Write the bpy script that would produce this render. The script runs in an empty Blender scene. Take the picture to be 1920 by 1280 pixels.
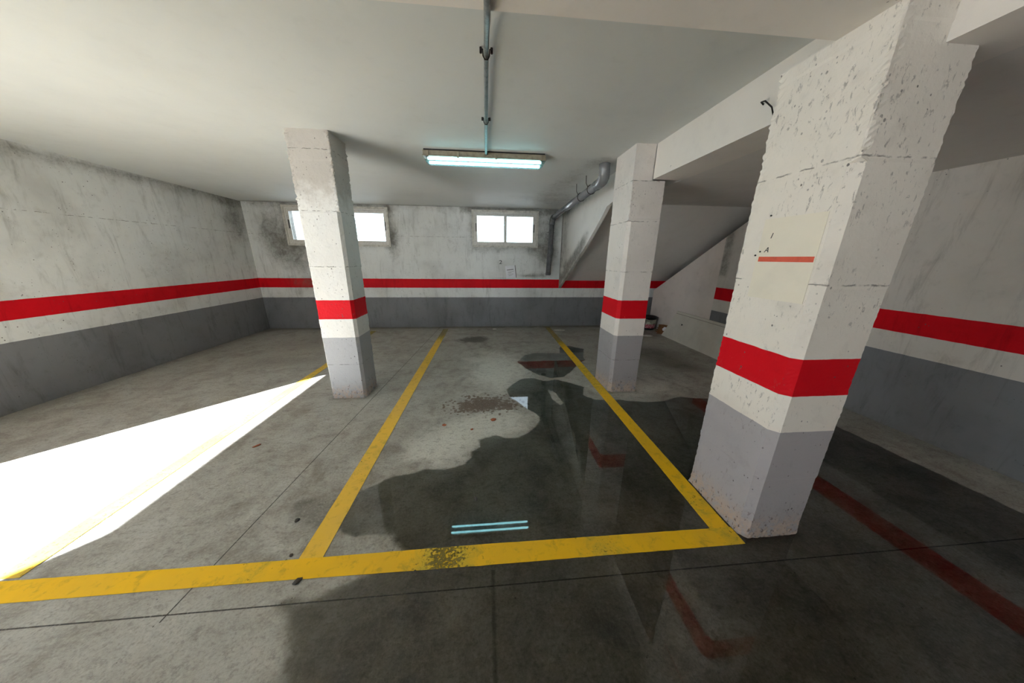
import bpy, bmesh, math, random
import numpy as np
from mathutils import Vector, Matrix
from mathutils import noise as mnoise

random.seed(7)
scene = bpy.context.scene
COL = scene.collection

# ------------------------------------------------------------------ camera
cam_d = bpy.data.cameras.new('camera')
cam_d.sensor_width = 36.0
cam_d.lens = 534.09 * 36.0 / 1920.0
cam_d.clip_start = 0.02
cam = bpy.data.objects.new('camera', cam_d)
COL.objects.link(cam)
RT = Vector((0.99605566, -0.08802391, 0.01117656))
UP = Vector((0.01409355, 0.28131012, 0.95951341))
FW = Vector((0.0876042, 0.95557125, -0.2814411))
m = Matrix((RT, UP, -FW)).transposed().to_4x4()
m.translation = Vector((0, 0, 1.5))
cam.matrix_world = m
scene.camera = cam

# ------------------------------------------------------------------ world, sun, exposure
world = bpy.data.worlds.new('sky')
scene.world = world
world.use_nodes = True
wn = world.node_tree
bg = wn.nodes['Background']
bg.inputs['Color'].default_value = (0.78, 0.90, 1.0, 1)
bg.inputs['Strength'].default_value = 4.2

sun_d = bpy.data.lights.new('sun', 'SUN')
sun_d.energy = 78.0
sun_d.angle = math.radians(0.6)
sun_d.color = (0.91, 0.95, 1.0)
sun = bpy.data.objects.new('sun', sun_d)
COL.objects.link(sun)
ELEV = math.radians(30.0)
sdir = Vector((0.682 * math.cos(ELEV), 0.731 * math.cos(ELEV), -math.sin(ELEV)))
sun.rotation_euler = sdir.to_track_quat('-Z', 'Y').to_euler()
sun.location = (-12, -12, 8)

scene.view_settings.view_transform = 'Standard'
scene.view_settings.look = 'None'
scene.view_settings.gamma = 1.0
scene.view_settings.exposure = 0.20
scene.cycles.use_denoising = True
scene.cycles.max_bounces = 10
scene.cycles.diffuse_bounces = 6
scene.cycles.use_adaptive_sampling = True
scene.cycles.adaptive_threshold = 0.04
scene.cycles.transparent_max_bounces = 16
scene.cycles.sample_clamp_indirect = 20.0

# sky portal in the open gateway: only steers sampling of the sky
pd = bpy.data.lights.new('sky_portal', 'AREA')
pd.shape = 'RECTANGLE'; pd.size = 2.51; pd.size_y = 2.3
pd.cycles.is_portal = True
po = bpy.data.objects.new('sky_portal', pd)
po.location = (-4.72, -0.245, 1.15)
po.rotation_euler = Vector((1, 0, 0)).to_track_quat('-Z', 'Z').to_euler()
COL.objects.link(po)

# ------------------------------------------------------------------ helpers
def lin(v):
    v /= 255.0
    return v / 12.92 if v <= 0.04045 else ((v + 0.055) / 1.055) ** 2.4
def rgb(r, g, b): return (lin(r), lin(g), lin(b), 1.0)

def tag(o, label=None, cat=None, group=None, kind=None):
    if label: o['label'] = label
    if cat: o['category'] = cat
    if group: o['group'] = group
    if kind: o['kind'] = kind
    return o
def empty(name, loc, rotz=0.0):
    o = bpy.data.objects.new(name, None)
    o.empty_display_size = 0.1
    o.location = loc; o.rotation_euler = (0, 0, rotz)
    COL.objects.link(o); return o
def obj(name, bm, mat, parent=None, loc=None, smooth=False):
    me = bpy.data.meshes.new(name)
    bm.normal_update()
    bm.to_mesh(me); bm.free()
    if smooth:
        for p in me.polygons: p.use_smooth = True
    me.materials.append(mat)
    o = bpy.data.objects.new(name, me)
    COL.objects.link(o)
    if parent is not None: o.parent = parent
    if loc is not None: o.location = loc
    return o
def add_box(bm, x0, x1, y0, y1, z0, z1):
    vs = [bm.verts.new((x, y, z)) for z in (z0, z1) for y in (y0, y1) for x in (x0, x1)]
    F = [(0, 2, 3, 1), (4, 5, 7, 6), (0, 1, 5, 4), (2, 6, 7, 3), (0, 4, 6, 2), (1, 3, 7, 5)]
    return [bm.faces.new([vs[i] for i in f]) for f in F]
def box(x0, x1, y0, y1, z0, z1, bev=0.0, seg=2):
    bm = bmesh.new(); add_box(bm, x0, x1, y0, y1, z0, z1)
    if bev: bmesh.ops.bevel(bm, geom=bm.edges[:], offset=bev, segments=seg, affect='EDGES', profile=0.5)
    return bm
def prism_x(prof, x0, x1):
    """profile in (y, z), extruded along x"""
    bm = bmesh.new()
    a = [bm.verts.new((x0, y, z)) for y, z in prof]
    b = [bm.verts.new((x1, y, z)) for y, z in prof]
    n = len(prof)
    bm.faces.new(a); bm.faces.new(b[::-1])
    for i in range(n): bm.faces.new((a[i], b[i], b[(i + 1) % n], a[(i + 1) % n]))
    bmesh.ops.recalc_face_normals(bm, faces=bm.faces[:])
    return bm
def prism_z(prof, z0, z1):
    bm = bmesh.new()
    a = [bm.verts.new((x, y, z0)) for x, y in prof]
    b = [bm.verts.new((x, y, z1)) for x, y in prof]
    n = len(prof)
    bm.faces.new(a[::-1]); bm.faces.new(b)
    for i in range(n): bm.faces.new((a[i], a[(i + 1) % n], b[(i + 1) % n], b[i]))
    bmesh.ops.recalc_face_normals(bm, faces=bm.faces[:])
    return bm
def slice_bm(bm, axis, lo, hi, step):
    no = [0, 0, 0]; no[axis] = 1
    t = lo + step
    while t < hi - 1e-4:
        co = [0, 0, 0]; co[axis] = t
        bmesh.ops.bisect_plane(bm, geom=bm.verts[:] + bm.edges[:] + bm.faces[:], dist=1e-5, plane_co=co, plane_no=no)
        t += step
    return bm
def tube(pts, r, seg=12, bm=None, cap=True):
    """round tube through a list of points; r may be a list"""
    if bm is None: bm = bmesh.new()
    pts = [Vector(p) for p in pts]
    rs = r if isinstance(r, (list, tuple)) else [r] * len(pts)
    rings = []
    up = None
    for i, p in enumerate(pts):
        if i == 0: t = pts[1] - pts[0]
        elif i == len(pts) - 1: t = pts[-1] - pts[-2]
        else: t = (pts[i + 1] - p).normalized() + (p - pts[i - 1]).normalized()
        t.normalize()
        if up is None:
            up = Vector((0, 0, 1)) if abs(t.z) < 0.9 else Vector((1, 0, 0))
        u = (up - t * up.dot(t)).normalized(); v = t.cross(u); up = u
        rings.append([bm.verts.new(p + (u * math.cos(a) + v * math.sin(a)) * rs[i]) for a in [2 * math.pi * k / seg for k in range(seg)]])
    for a, b in zip(rings, rings[1:]):
        for k in range(seg): bm.faces.new((a[k], a[(k + 1) % seg], b[(k + 1) % seg], b[k]))
    if cap:
        bm.faces.new(rings[0][::-1]); bm.faces.new(rings[-1])
    return bm
def lathe(prof, seg=32, bm=None, close=False):
    if bm is None: bm = bmesh.new()
    rings = [[bm.verts.new((r * math.cos(2 * math.pi * k / seg), r * math.sin(2 * math.pi * k / seg), z)) for k in range(seg)] for r, z in prof]
    for a, b in zip(rings, rings[1:]):
        for k in range(seg): bm.faces.new((a[k], a[(k + 1) % seg], b[(k + 1) % seg], b[k]))
    return bm
def attr(o, name, fn):
    me = o.data
    n = len(me.vertices)
    co = np.empty(n * 3, np.float32); me.vertices.foreach_get('co', co); co = co.reshape(-1, 3)
    a = me.attributes.new(name, 'FLOAT', 'POINT')
    a.data.foreach_set('value', np.asarray(fn(co[:, 0], co[:, 1], co[:, 2]), np.float32))
def blob(x, y, cx, cy, sx, sy, rot=0.0, p=1.0):
    c, s = math.cos(rot), math.sin(rot)
    u = ((x - cx) * c + (y - cy) * s) / sx; v = (-(x - cx) * s + (y - cy) * c) / sy
    return np.exp(-(u * u + v * v) ** p)
def poly_sd(x, y, poly):
    """signed distance, positive inside"""
    P = np.array(poly, float); n = len(P)
    d = np.full(x.shape, 1e9); ins = np.zeros(x.shape, bool)
    for i in range(n):
        a = P[i]; b = P[(i + 1) % n]; e = b - a
        wx = x - a[0]; wy = y - a[1]
        t = np.clip((wx * e[0] + wy * e[1]) / (e @ e + 1e-12), 0, 1)
        d = np.minimum(d, np.hypot(wx - t * e[0], wy - t * e[1]))
        c1 = (a[1] > y) != (b[1] > y)
        with np.errstate(divide='ignore', invalid='ignore'):
            xi = (b[0] - a[0]) * (y - a[1]) / (b[1] - a[1] + 1e-20) + a[0]
        ins ^= c1 & (x < xi)
    return np.where(ins, d, -d)

class NT:
    """tiny node-tree builder"""
    def __init__(s, name):
        s.m = bpy.data.materials.new(name); s.m.use_nodes = True
        s.t = s.m.node_tree; s.t.nodes.clear()
        s.out = s.t.nodes.new('ShaderNodeOutputMaterial')
    def n(s, typ, **kw):
        nd = s.t.nodes.new(typ)
        for k, v in kw.items(): setattr(nd, k, v)
        return nd
    def set(s, sock, v):
        if isinstance(v, bpy.types.NodeSocket): s.t.links.new(v, sock)
        else: sock.default_value = v
    def coord(s, kind='Object'): return s.n('ShaderNodeTexCoord').outputs[kind]
    def math(s, op, a, b=0.0, c=None, clamp=False):
        nd = s.n('ShaderNodeMath', operation=op, use_clamp=clamp)
        s.set(nd.inputs[0], a); s.set(nd.inputs[1], b)
        if c is not None: s.set(nd.inputs[2], c)
        return nd.outputs[0]
    def noise(s, co, scale, detail=4, rough=0.55, dist=0.0):
        nd = s.n('ShaderNodeTexNoise')
        s.set(nd.inputs['Vector'], co); nd.inputs['Scale'].default_value = scale
        nd.inputs['Detail'].default_value = detail; nd.inputs['Roughness'].default_value = rough
        nd.inputs['Distortion'].default_value = dist
        return nd.outputs[0]
    def voro(s, co, scale):
        nd = s.n('ShaderNodeTexVoronoi'); s.set(nd.inputs['Vector'], co); nd.inputs['Scale'].default_value = scale
        return nd.outputs['Distance']
    def ramp(s, v, lo, hi, a=0.0, b=1.0, smooth=True):
        nd = s.n('ShaderNodeMapRange', interpolation_type='SMOOTHSTEP' if smooth else 'LINEAR')
        s.set(nd.inputs['Value'], v)
        for k, q in zip(('From Min', 'From Max', 'To Min', 'To Max'), (lo, hi, a, b)): s.set(nd.inputs[k], q)
        return nd.outputs[0]
    def mix(s, f, a, b, mode='MIX'):
        nd = s.n('ShaderNodeMix', data_type='RGBA', blend_type=mode)
        s.set(nd.inputs[0], f); s.set(nd.inputs[6], a); s.set(nd.inputs[7], b)
        return nd.outputs[2]
    def sep(s, co):
        nd = s.n('ShaderNodeSeparateXYZ'); s.set(nd.inputs[0], co); return nd.outputs
    def scale(s, co, v):
        nd = s.n('ShaderNodeMapping'); s.set(nd.inputs[0], co); nd.inputs['Scale'].default_value = v
        return nd.outputs[0]
    def attr(s, name):
        nd = s.n('ShaderNodeAttribute', attribute_name=name); return nd.outputs['Fac']
    def bump(s, h, strength=0.3, dist=0.01, normal=None):
        nd = s.n('ShaderNodeBump'); s.set(nd.inputs['Height'], h)
        nd.inputs['Strength'].default_value = strength; nd.inputs['Distance'].default_value = dist
        if normal is not None: s.set(nd.inputs['Normal'], normal)
        return nd.outputs[0]
    def bsdf(s, color, rough=0.6, metal=0.0, normal=None, spec=0.5, **kw):
        nd = s.n('ShaderNodeBsdfPrincipled')
        s.set(nd.inputs['Base Color'], color); s.set(nd.inputs['Roughness'], rough); s.set(nd.inputs['Metallic'], metal)
        nd.inputs['Specular IOR Level'].default_value = spec
        if normal is not None: s.set(nd.inputs['Normal'], normal)
        for k, v in kw.items(): s.set(nd.inputs[k], v)
        return nd.outputs[0]
    def done(s, sh):
        s.t.links.new(sh, s.out.inputs[0]); return s.m

# ------------------------------------------------------------------ materials
WHITE = rgb(226, 225, 221)
GREY = (0.285, 0.288, 0.297, 1)
RED = (0.66, 0.002, 0.010, 1)
MOULD = (0.13, 0.122, 0.105, 1)

def paint(name, bands=None, top=None, white=WHITE, grey=GREY, red=RED, pores=0.0, seams=(), mould=1.0, dirt=0.25, scuff=0.0, rough=0.62, grain=1.0, streak=False):
    t = NT(name)
    co = t.coord()
    x, y, z = t.sep(co)
    big = t.noise(co, 1.6, 5); mid = t.noise(co, 9, 6, 0.65); fine = t.noise(co, 60, 4)
    col = white
    wob = t.math('MULTIPLY', t.math('SUBTRACT', t.noise(co, 14, 2), 0.5), 0.006)
    zz = t.math('ADD', z, wob)
    if bands:
        z1, z2, z3 = bands
        col = t.mix(t.ramp(zz, z1 - 0.001, z1 + 0.001, 1, 0), col, grey)
        inr = t.math('MULTIPLY', t.ramp(zz, z2 - 0.001, z2 + 0.001), t.ramp(zz, z3 - 0.001, z3 + 0.001, 1, 0))
        chip = t.ramp(t.noise(co, 45, 5, 0.7), 0.24, 0.27)
        col = t.mix(t.math('MULTIPLY', inr, chip), col, red)
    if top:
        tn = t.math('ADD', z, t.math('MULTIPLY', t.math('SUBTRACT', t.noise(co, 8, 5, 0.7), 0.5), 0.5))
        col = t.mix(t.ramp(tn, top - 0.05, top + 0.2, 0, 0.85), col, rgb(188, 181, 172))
    # soft uneven soiling
    col = t.mix(t.math('MULTIPLY', t.ramp(big, 0.42, 0.75), dirt), col, (0.30, 0.28, 0.25, 1), 'MULTIPLY')
    col = t.mix(t.math('MULTIPLY', t.ramp(mid, 0.52, 0.8), dirt), col, (0.35, 0.33, 0.30, 1), 'MULTIPLY')
    h = t.math('ADD', t.math('MULTIPLY', mid, 0.6), t.math('MULTIPLY', fine, 0.25))
    if pores:
        d = t.voro(t.scale(co, (1, 1, 0.8)), 34)
        pm = t.ramp(t.noise(co, 5, 3), 0.62 - 0.25 * pores, 0.72 - 0.15 * pores)
        rad = t.math('MULTIPLY', t.noise(co, 21, 1), 0.26)
        dot = t.math('MULTIPLY', t.math('LESS_THAN', d, rad), pm)
        dot = t.math('MULTIPLY', dot, t.ramp(t.noise(t.scale(co, (1, 1, 1)), 33, 1), 0.45, 0.5))
        col = t.mix(t.math('MULTIPLY', dot, 0.85), col, (0.10, 0.09, 0.085, 1))
        h = t.math('SUBTRACT', h, t.math('MULTIPLY', dot, 1.2))
        h = t.math('ADD', h, t.math('MULTIPLY', t.noise(co, 30, 5, 0.7), 0.5 * pores))
    for s0 in seams:
        dd = t.math('ABSOLUTE', t.math('SUBTRACT', t.math('ADD', z, t.math('MULTIPLY', t.math('SUBTRACT', t.noise(co, 25, 3), 0.5), 0.018)), s0))
        ln = t.math('MULTIPLY', t.ramp(dd, 0.001, 0.0045, 1, 0), t.ramp(t.noise(co, 18, 3), 0.42, 0.58))
        col = t.mix(t.math('MULTIPLY', ln, 0.7), col, (0.14, 0.125, 0.11, 1))
        h = t.math('SUBTRACT', h, ln)
    if scuff:
        sc = t.ramp(t.noise(t.scale(co, (2.2, 2.2, 0.9)), 26, 6, 0.72, 0.6), 0.57, 0.64)
        sc = t.math('MULTIPLY', sc, t.ramp(t.noise(co, 2.7, 3), 0.45, 0.6))
        col = t.mix(t.math('MULTIPLY', sc, scuff), col, (0.20, 0.18, 0.16, 1))
        # bare, knocked-off foot
        ft = t.math('MULTIPLY', t.ramp(z, 0.02, 0.2, 1, 0), t.ramp(t.noise(co, 26, 6, 0.75), 0.44, 0.52))
        col = t.mix(t.math('MULTIPLY', ft, 0.85), col, rgb(186, 166, 150))
        fk = t.math('MULTIPLY', t.ramp(z, 0.02, 0.28, 1, 0), t.ramp(t.noise(t.scale(co, (1, 1, 0.6)), 48, 5, 0.7), 0.58, 0.62))
        col = t.mix(t.math('MULTIPLY', fk, 0.8), col, rgb(78, 62, 54))
        h = t.math('ADD', h, t.math('MULTIPLY', ft, 0.8))
    if mould:
        g = t.attr('grime')
        nz = t.math('ADD', t.math('MULTIPLY', t.noise(co, 7, 6, 0.7, 0.4), 0.65), t.math('MULTIPLY', t.noise(co, 38, 5, 0.75), 0.35))
        k = t.math('ADD', g, t.math('MULTIPLY', t.math('SUBTRACT', nz, 0.5), 2.4))
        k = t.math('MULTIPLY', t.ramp(k, 0.25, 1.35), t.ramp(g, 0.0, 0.35))
        col = t.mix(t.math('MULTIPLY', k, 0.9 * mould), col, MOULD)
        col = t.mix(t.math('MULTIPLY', t.ramp(g, 0.1, 1.0), 0.38 * mould), col, (0.16, 0.15, 0.125, 1))
        h = t.math('SUBTRACT', h, t.math('MULTIPLY', k, 0.3))
    if streak:
        st = t.noise(t.scale(co, (4, 4, 0.7)), 2.4, 7, 0.72, 0.5)
        col = t.mix(t.ramp(st, 0.5, 0.75, 0, 0.4), col, (0.2, 0.19, 0.17, 1), 'MULTIPLY')
    nrm = t.bump(h, 0.32 * grain, 0.006)
    return t.done(t.bsdf(col, rough, normal=nrm, spec=0.18))

M = {}
M['wall'] = paint('wall_paint', (0.66, 0.865, 1.052), pores=0.75, mould=1.0, dirt=0.32, seams=(1.9,), streak=True, white=rgb(222, 223, 221), grey=(0.215, 0.218, 0.228, 1))
M['wall_side'] = paint('side_wall_paint', (0.69, 0.88, 1.07), pores=0.3, mould=1.0, dirt=0.25, streak=True, white=rgb(214, 208, 200), grey=(0.215, 0.218, 0.228, 1))
M['partition'] = paint('partition_paint', None, pores=0.0, mould=0.6, dirt=0.22, white=rgb(222, 211, 204))
M['plain'] = paint('plain_plaster', None, pores=0.0, mould=0.8, dirt=0.12, white=rgb(218, 214, 208), grain=0.7)
M['stringer'] = paint('stringer_paint', None, pores=0.2, mould=1.0, dirt=0.2, white=rgb(224, 222, 216))
M['ceiling'] = paint('ceiling_paint', None, pores=0.0, mould=0.8, dirt=0.08, white=rgb(208, 210, 207), grain=0.5)
M['beam'] = paint('beam_paint', None, pores=0.08, mould=0.5, dirt=0.1, white=rgb(228, 222, 214), grain=0.6)
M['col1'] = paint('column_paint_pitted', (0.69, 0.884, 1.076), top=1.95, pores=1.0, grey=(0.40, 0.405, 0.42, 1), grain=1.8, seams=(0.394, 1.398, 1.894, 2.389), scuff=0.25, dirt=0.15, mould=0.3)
M['col2'] = paint('column_paint_smooth', (0.683, 0.877, 1.075), pores=0.55, grain=1.5, seams=(0.397, 1.372, 1.863, 2.225), scuff=0.2, dirt=0.18, mould=0.5, white=rgb(226, 219, 212), grey=(0.35, 0.33, 0.335, 1))
M['col3'] = paint('column_paint_scuffed', (0.68, 0.878, 1.065), pores=0.6, grain=1.5, seams=(1.404, 1.888), scuff=0.6, dirt=0.18, mould=0.3, white=rgb(232, 225, 214), grey=(0.41, 0.385, 0.39, 1))

def concrete_floor():
    t = NT('worn_concrete_floor'); co = t.coord(); x, y, z = t.sep(co)
    a = t.noise(co, 0.9, 6, 0.6, 0.3); b = t.noise(co, 4.5, 7, 0.68, 0.5); c = t.noise(co, 40, 5, 0.7)
    col = t.mix(t.ramp(a, 0.3, 0.7), rgb(140, 134, 124), rgb(168, 166, 158))
    col = t.mix(t.ramp(b, 0.35, 0.72), col, rgb(178, 176, 168))
    col = t.mix(t.math('MULTIPLY', t.ramp(b, 0.48, 0.28), 0.5), col, rgb(112, 104, 92))
    col = t.mix(t.math('MULTIPLY', t.ramp(c, 0.55, 0.75), 0.28), col, rgb(104, 98, 88))
    # drag streaks
    s1 = t.noise(t.scale(co, (1.0, 5.0, 1.0)), 3.0, 6, 0.7, 0.8)
    col = t.mix(t.ramp(s1, 0.56, 0.76, 0, 0.4), col, rgb(110, 102, 90))
    # trowel-burnished pale patches
    pl = t.attr('pale')
    col = t.mix(t.math('MULTIPLY', t.ramp(t.math('ADD', pl, t.math('MULTIPLY', t.math('SUBTRACT', b, 0.5), 0.7)), 0.3, 0.9), 0.75), col, rgb(216, 215, 205))
    # damp patch and other darker areas of the floor
    dk = t.attr('dirt')
    kk = t.ramp(t.math('ADD', dk, t.math('MULTIPLY', t.math('SUBTRACT', b, 0.5), 1.1)), 0.25, 0.9)
    col = t.mix(t.math('MULTIPLY', kk, 0.72), col, rgb(78, 72, 62))
    ol = t.attr('oil')
    ok = t.ramp(t.math('ADD', ol, t.math('MULTIPLY', t.math('SUBTRACT', t.noise(co, 11, 5, 0.7), 0.5), 1.2)), 0.35, 0.95)
    col = t.mix(t.math('MULTIPLY', ok, 0.8), col, rgb(58, 54, 44))
    br = t.attr('brown')
    v = t.voro(co, 24)
    bk = t.math('ADD', br, t.math('MULTIPLY', t.math('SUBTRACT', t.noise(co, 20, 5, 0.75), 0.5), 1.9))
    bk = t.ramp(bk, 0.56, 0.72)
    spl = t.math('MULTIPLY', t.ramp(br, 0.07, 0.12), t.math('LESS_THAN', t.voro(co, 24), t.math('MULTIPLY', t.math('ADD', br, 0.3), t.math('MULTIPLY', t.noise(co, 9, 2), 1.3))))
    bk = t.math('MAXIMUM', bk, t.math('MULTIPLY', spl, 0.9))
    col = t.mix(t.math('MULTIPLY', bk, t.ramp(c, 0.3, 0.7, 0.95, 0.75)), col, rgb(92, 68, 50))
    # specks and small pits
    vs = t.voro(co, 27); pit = t.math('LESS_THAN', vs, t.math('MULTIPLY', t.ramp(t.noise(co, 6, 3), 0.5, 0.75), 0.16))
    col = t.mix(t.math('MULTIPLY', pit, 0.75), col, rgb(62, 56, 50))
    # saw-cut joints
    j = t.math('MINIMUM', t.math('ABSOLUTE', t.attr('joint_a')), t.math('ABSOLUTE', t.attr('joint_b')))
    j = t.math('ADD', j, t.math('MULTIPLY', t.math('SUBTRACT', t.noise(co, 30, 3), 0.5), 0.002))
    jl = t.ramp(j, 0.0012, 0.0042, 1, 0)
    col = t.mix(t.math('MULTIPLY', jl, 0.95), col, rgb(30, 27, 24))
    jc = t.ramp(t.math('ADD', t.math('ABSOLUTE', t.attr('joint_c')), t.math('MULTIPLY', t.math('SUBTRACT', t.noise(co, 5, 4), 0.5), 0.03)), 0.0, 0.014, 1, 0)
    col = t.mix(t.math('MULTIPLY', jc, 0.6), col, rgb(60, 55, 48))
    f1 = t.noise(co, 75, 6, 0.8); f2 = t.noise(t.scale(co, (1, 1.6, 1)), 17, 7, 0.78, 0.4)
    col = t.mix(t.ramp(f1, 0.36, 0.50, 0.38, 0), col, rgb(92, 86, 76))
    col = t.mix(t.ramp(f1, 0.52, 0.66, 0, 0.35), col, rgb(206, 203, 192))
    col = t.mix(t.ramp(f2, 0.34, 0.50, 0.45, 0), col, rgb(98, 92, 82))
    sc = t.noise(t.scale(co, (0.8, 7.0, 1.0)), 9, 4, 0.7, 1.5)
    col = t.mix(t.ramp(sc, 0.68, 0.74, 0, 0.45), col, rgb(84, 76, 68))
    h = t.math('ADD', t.math('MULTIPLY', b, 0.5), t.math('MULTIPLY', c, 0.3))
    h = t.math('ADD', h, t.math('MULTIPLY', f1, 0.5))
    h = t.math('SUBTRACT', h, t.math('MULTIPLY', jl, 1.5)); h = t.math('SUBTRACT', h, pit)
    return t.done(t.bsdf(col, t.ramp(b, 0.3, 0.7, 0.5, 0.75), normal=t.bump(h, 0.3, 0.006), spec=0.35))
M['floor'] = concrete_floor()

def water():
    t = NT('thin_water_on_concrete'); co = t.coord('Object')
    sd = t.attr('edge')
    n1 = t.math('MULTIPLY', t.math('SUBTRACT', t.noise(co, 7, 5, 0.6), 0.5), 0.055)
    n2 = t.math('MULTIPLY', t.math('SUBTRACT', t.noise(co, 30, 4, 0.6), 0.5), 0.02)
    d = t.math('ADD', t.math('ADD', sd, n1), n2)
    film = t.ramp(d, -0.006, 0.018)
    deep = t.ramp(d, -0.002, 0.16)
    mud = t.noise(co, 2.2, 6, 0.65, 0.6); fine = t.noise(co, 26, 5, 0.7)
    tint = t.mix(t.ramp(mud, 0.3, 0.7), (0.53, 0.53, 0.50, 1), (0.74, 0.73, 0.69, 1))
    tint = t.mix(t.ramp(t.noise(co, 1.3, 5, 0.6), 0.5, 0.7, 0, 0.5), tint, (0.58, 0.53, 0.47, 1))
    tint = t.mix(t.math('MULTIPLY', t.ramp(fine, 0.45, 0.75), 0.5), tint, (0.86, 0.85, 0.80, 1))
    spk = t.noise(co, 58, 5, 0.8)
    tint = t.mix(t.ramp(spk, 0.54, 0.66, 0, 0.5), tint, (0.92, 0.92, 0.88, 1))
    tint = t.mix(t.ramp(spk, 0.34, 0.45, 0.4, 0), tint, (0.30, 0.30, 0.28, 1))
    tint = t.mix(deep, (0.72, 0.72, 0.69, 1), tint)
    tr = t.n('ShaderNodeBsdfTransparent'); t.set(tr.inputs[0], tint)
    gl = t.n('ShaderNodeBsdfGlossy'); gl.inputs['Roughness'].default_value = 0.015
    gl.inputs['Color'].default_value = (0.95, 0.97, 1, 1)
    fr = t.n('ShaderNodeFresnel'); fr.inputs['IOR'].default_value = 1.50
    m1 = t.n('ShaderNodeMixShader'); t.set(m1.inputs[0], fr.outputs[0]); t.set(m1.inputs[1], tr.outputs[0]); t.set(m1.inputs[2], gl.outputs[0])
    clear = t.n('ShaderNodeBsdfTransparent')
    m2 = t.n('ShaderNodeMixShader'); t.set(m2.inputs[0], film); t.set(m2.inputs[1], clear.outputs[0]); t.set(m2.inputs[2], m1.outputs[0])
    return t.done(m2.outputs[0])
M['water'] = water()

def marking(name, a, b, wear=0.5):
    t = NT(name); co = t.coord()
    big = t.noise(co, 2.3, 5, 0.6, 0.3); mid = t.noise(co, 16, 6, 0.7, 0.5); fine = t.noise(co, 70, 4, 0.7)
    col = t.mix(t.ramp(big, 0.35, 0.65), a, b)
    col = t.mix(t.math('MULTIPLY', t.ramp(mid, 0.5, 0.72), 0.35), col, rgb(120, 96, 40))
    scr = t.noise(t.scale(co, (1.2, 3.5, 1)), 14, 6, 0.75, 1.0)
    wornA = t.attr('wear')
    k = t.math('ADD', t.math('MULTIPLY', t.math('SUBTRACT', scr, 0.5), 1.5), t.math('ADD', wornA, t.math('MULTIPLY', t.math('SUBTRACT', fine, 0.5), 2.2)))
    bare = t.ramp(k, 0.60 - 0.25 * wear, 0.95 - 0.25 * wear, 0, 0.8)
    pale = t.ramp(t.math('ADD', wornA, t.math('MULTIPLY', t.math('SUBTRACT', mid, 0.5), 0.8)), 0.05, 0.6, 0, 0.65)
    col = t.mix(pale, col, rgb(178, 166, 66))
    tr = t.n('ShaderNodeBsdfTransparent')
    sh = t.bsdf(col, 0.55, normal=t.bump(mid, 0.3, 0.004), spec=0.3)
    mx = t.n('ShaderNodeMixShader'); t.set(mx.inputs[0], bare); t.set(mx.inputs[1], sh); t.set(mx.inputs[2], tr.outputs[0])
    return t.done(mx.outputs[0])
M['yellow'] = marking('yellow_line_paint', (0.93, 0.54, 0.008, 1), (0.85, 0.50, 0.02, 1), 0.55)
M['yellow_dry'] = marking('yellow_line_paint_dry', (0.86, 0.53, 0.05, 1), (0.80, 0.50, 0.08, 1), 0.7)

def simple(name, color, rough=0.5, metal=0.0, nscale=20, var=0.25, bump=0.1, spec=0.5):
    t = NT(name); co = t.coord(); n = t.noise(co, nscale, 5, 0.65)
    dark = tuple(c * (1 - var * 1.6) for c in color[:3]) + (1,)
    col = t.mix(t.ramp(n, 0.4, 0.75), color, dark)
    return t.done(t.bsdf(col, rough, metal, t.bump(n, bump, 0.003), spec))
M['alu'] = simple('window_aluminium', rgb(214, 211, 204), 0.5, 0.1, 30, 0.15)
M['trim'] = simple('window_surround_plaster', rgb(206, 202, 192), 0.8, 0, 14, 0.25, 0.3)
M['rubber'] = simple('black_rubber', (0.012, 0.012, 0.012, 1), 0.6)
M['pvc'] = simple('grey_pvc_lit', (0.22, 0.225, 0.235, 1), 0.2, 0, 5, 0.1, 0.02, 0.8)  # run tone raised to carry the light that falls on it
M['pvc_dark'] = simple('grey_pvc_darker', (0.14, 0.142, 0.15, 1), 0.45, 0, 9, 0.3, 0.05)  # darker copy of the pipe plastic for the downpipe
M['steel'] = simple('galvanised_steel', (0.42, 0.42, 0.40, 1), 0.38, 0.85, 60, 0.3)
M['conduit'] = simple('painted_steel_conduit', (0.17, 0.165, 0.15, 1), 0.45, 0.4, 40, 0.4)
M['housing'] = simple('yellowed_grey_housing', rgb(156, 146, 126), 0.5, 0, 25, 0.25)
M['added_dark_plate'] = simple('added_plate_dark_grey', (0.05, 0.055, 0.055, 1), 0.7)
M['bracket'] = simple('dark_gasket', (0.02, 0.02, 0.02, 1), 0.7)
M['board'] = simple('white_laminate_board', rgb(214, 208, 196), 0.45, 0, 3, 0.08, 0.02)
M['board_groove_shadow'] = simple('board_groove_shadow', rgb(120, 110, 100), 0.7)
M['bucket_dark'] = simple('black_plastic', (0.015, 0.013, 0.012, 1), 0.45)
M['cardboard'] = simple('brown_cardboard', rgb(118, 78, 44), 0.85, 0, 12, 0.35, 0.2)
M['paper'] = simple('paper', rgb(226, 226, 230), 0.8, 0, 8, 0.06, 0.05)
M['poster'] = simple('cream_paper', rgb(232, 224, 206), 0.7, 0, 5, 0.04, 0.03)
M['orange'] = simple('orange_print', rgb(222, 96, 70), 0.6, 0, 40, 0.1)
M['ink'] = simple('black_ink', (0.02, 0.02, 0.02, 1), 0.7)
M['ink_grey'] = simple('faded_ink', (0.30, 0.29, 0.31, 1), 0.8)
M['brick'] = simple('orange_brick', rgb(160, 92, 60), 0.85, 0, 40, 0.3, 0.4)
M['stone'] = simple('dark_grit', rgb(72, 66, 60), 0.9, 0, 40, 0.3, 0.4)
M['scrap'] = simple('white_scrap', rgb(218, 216, 208), 0.8)
M['rust'] = simple('rusty_wire', (0.03, 0.022, 0.018, 1), 0.7, 0.4)
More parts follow.
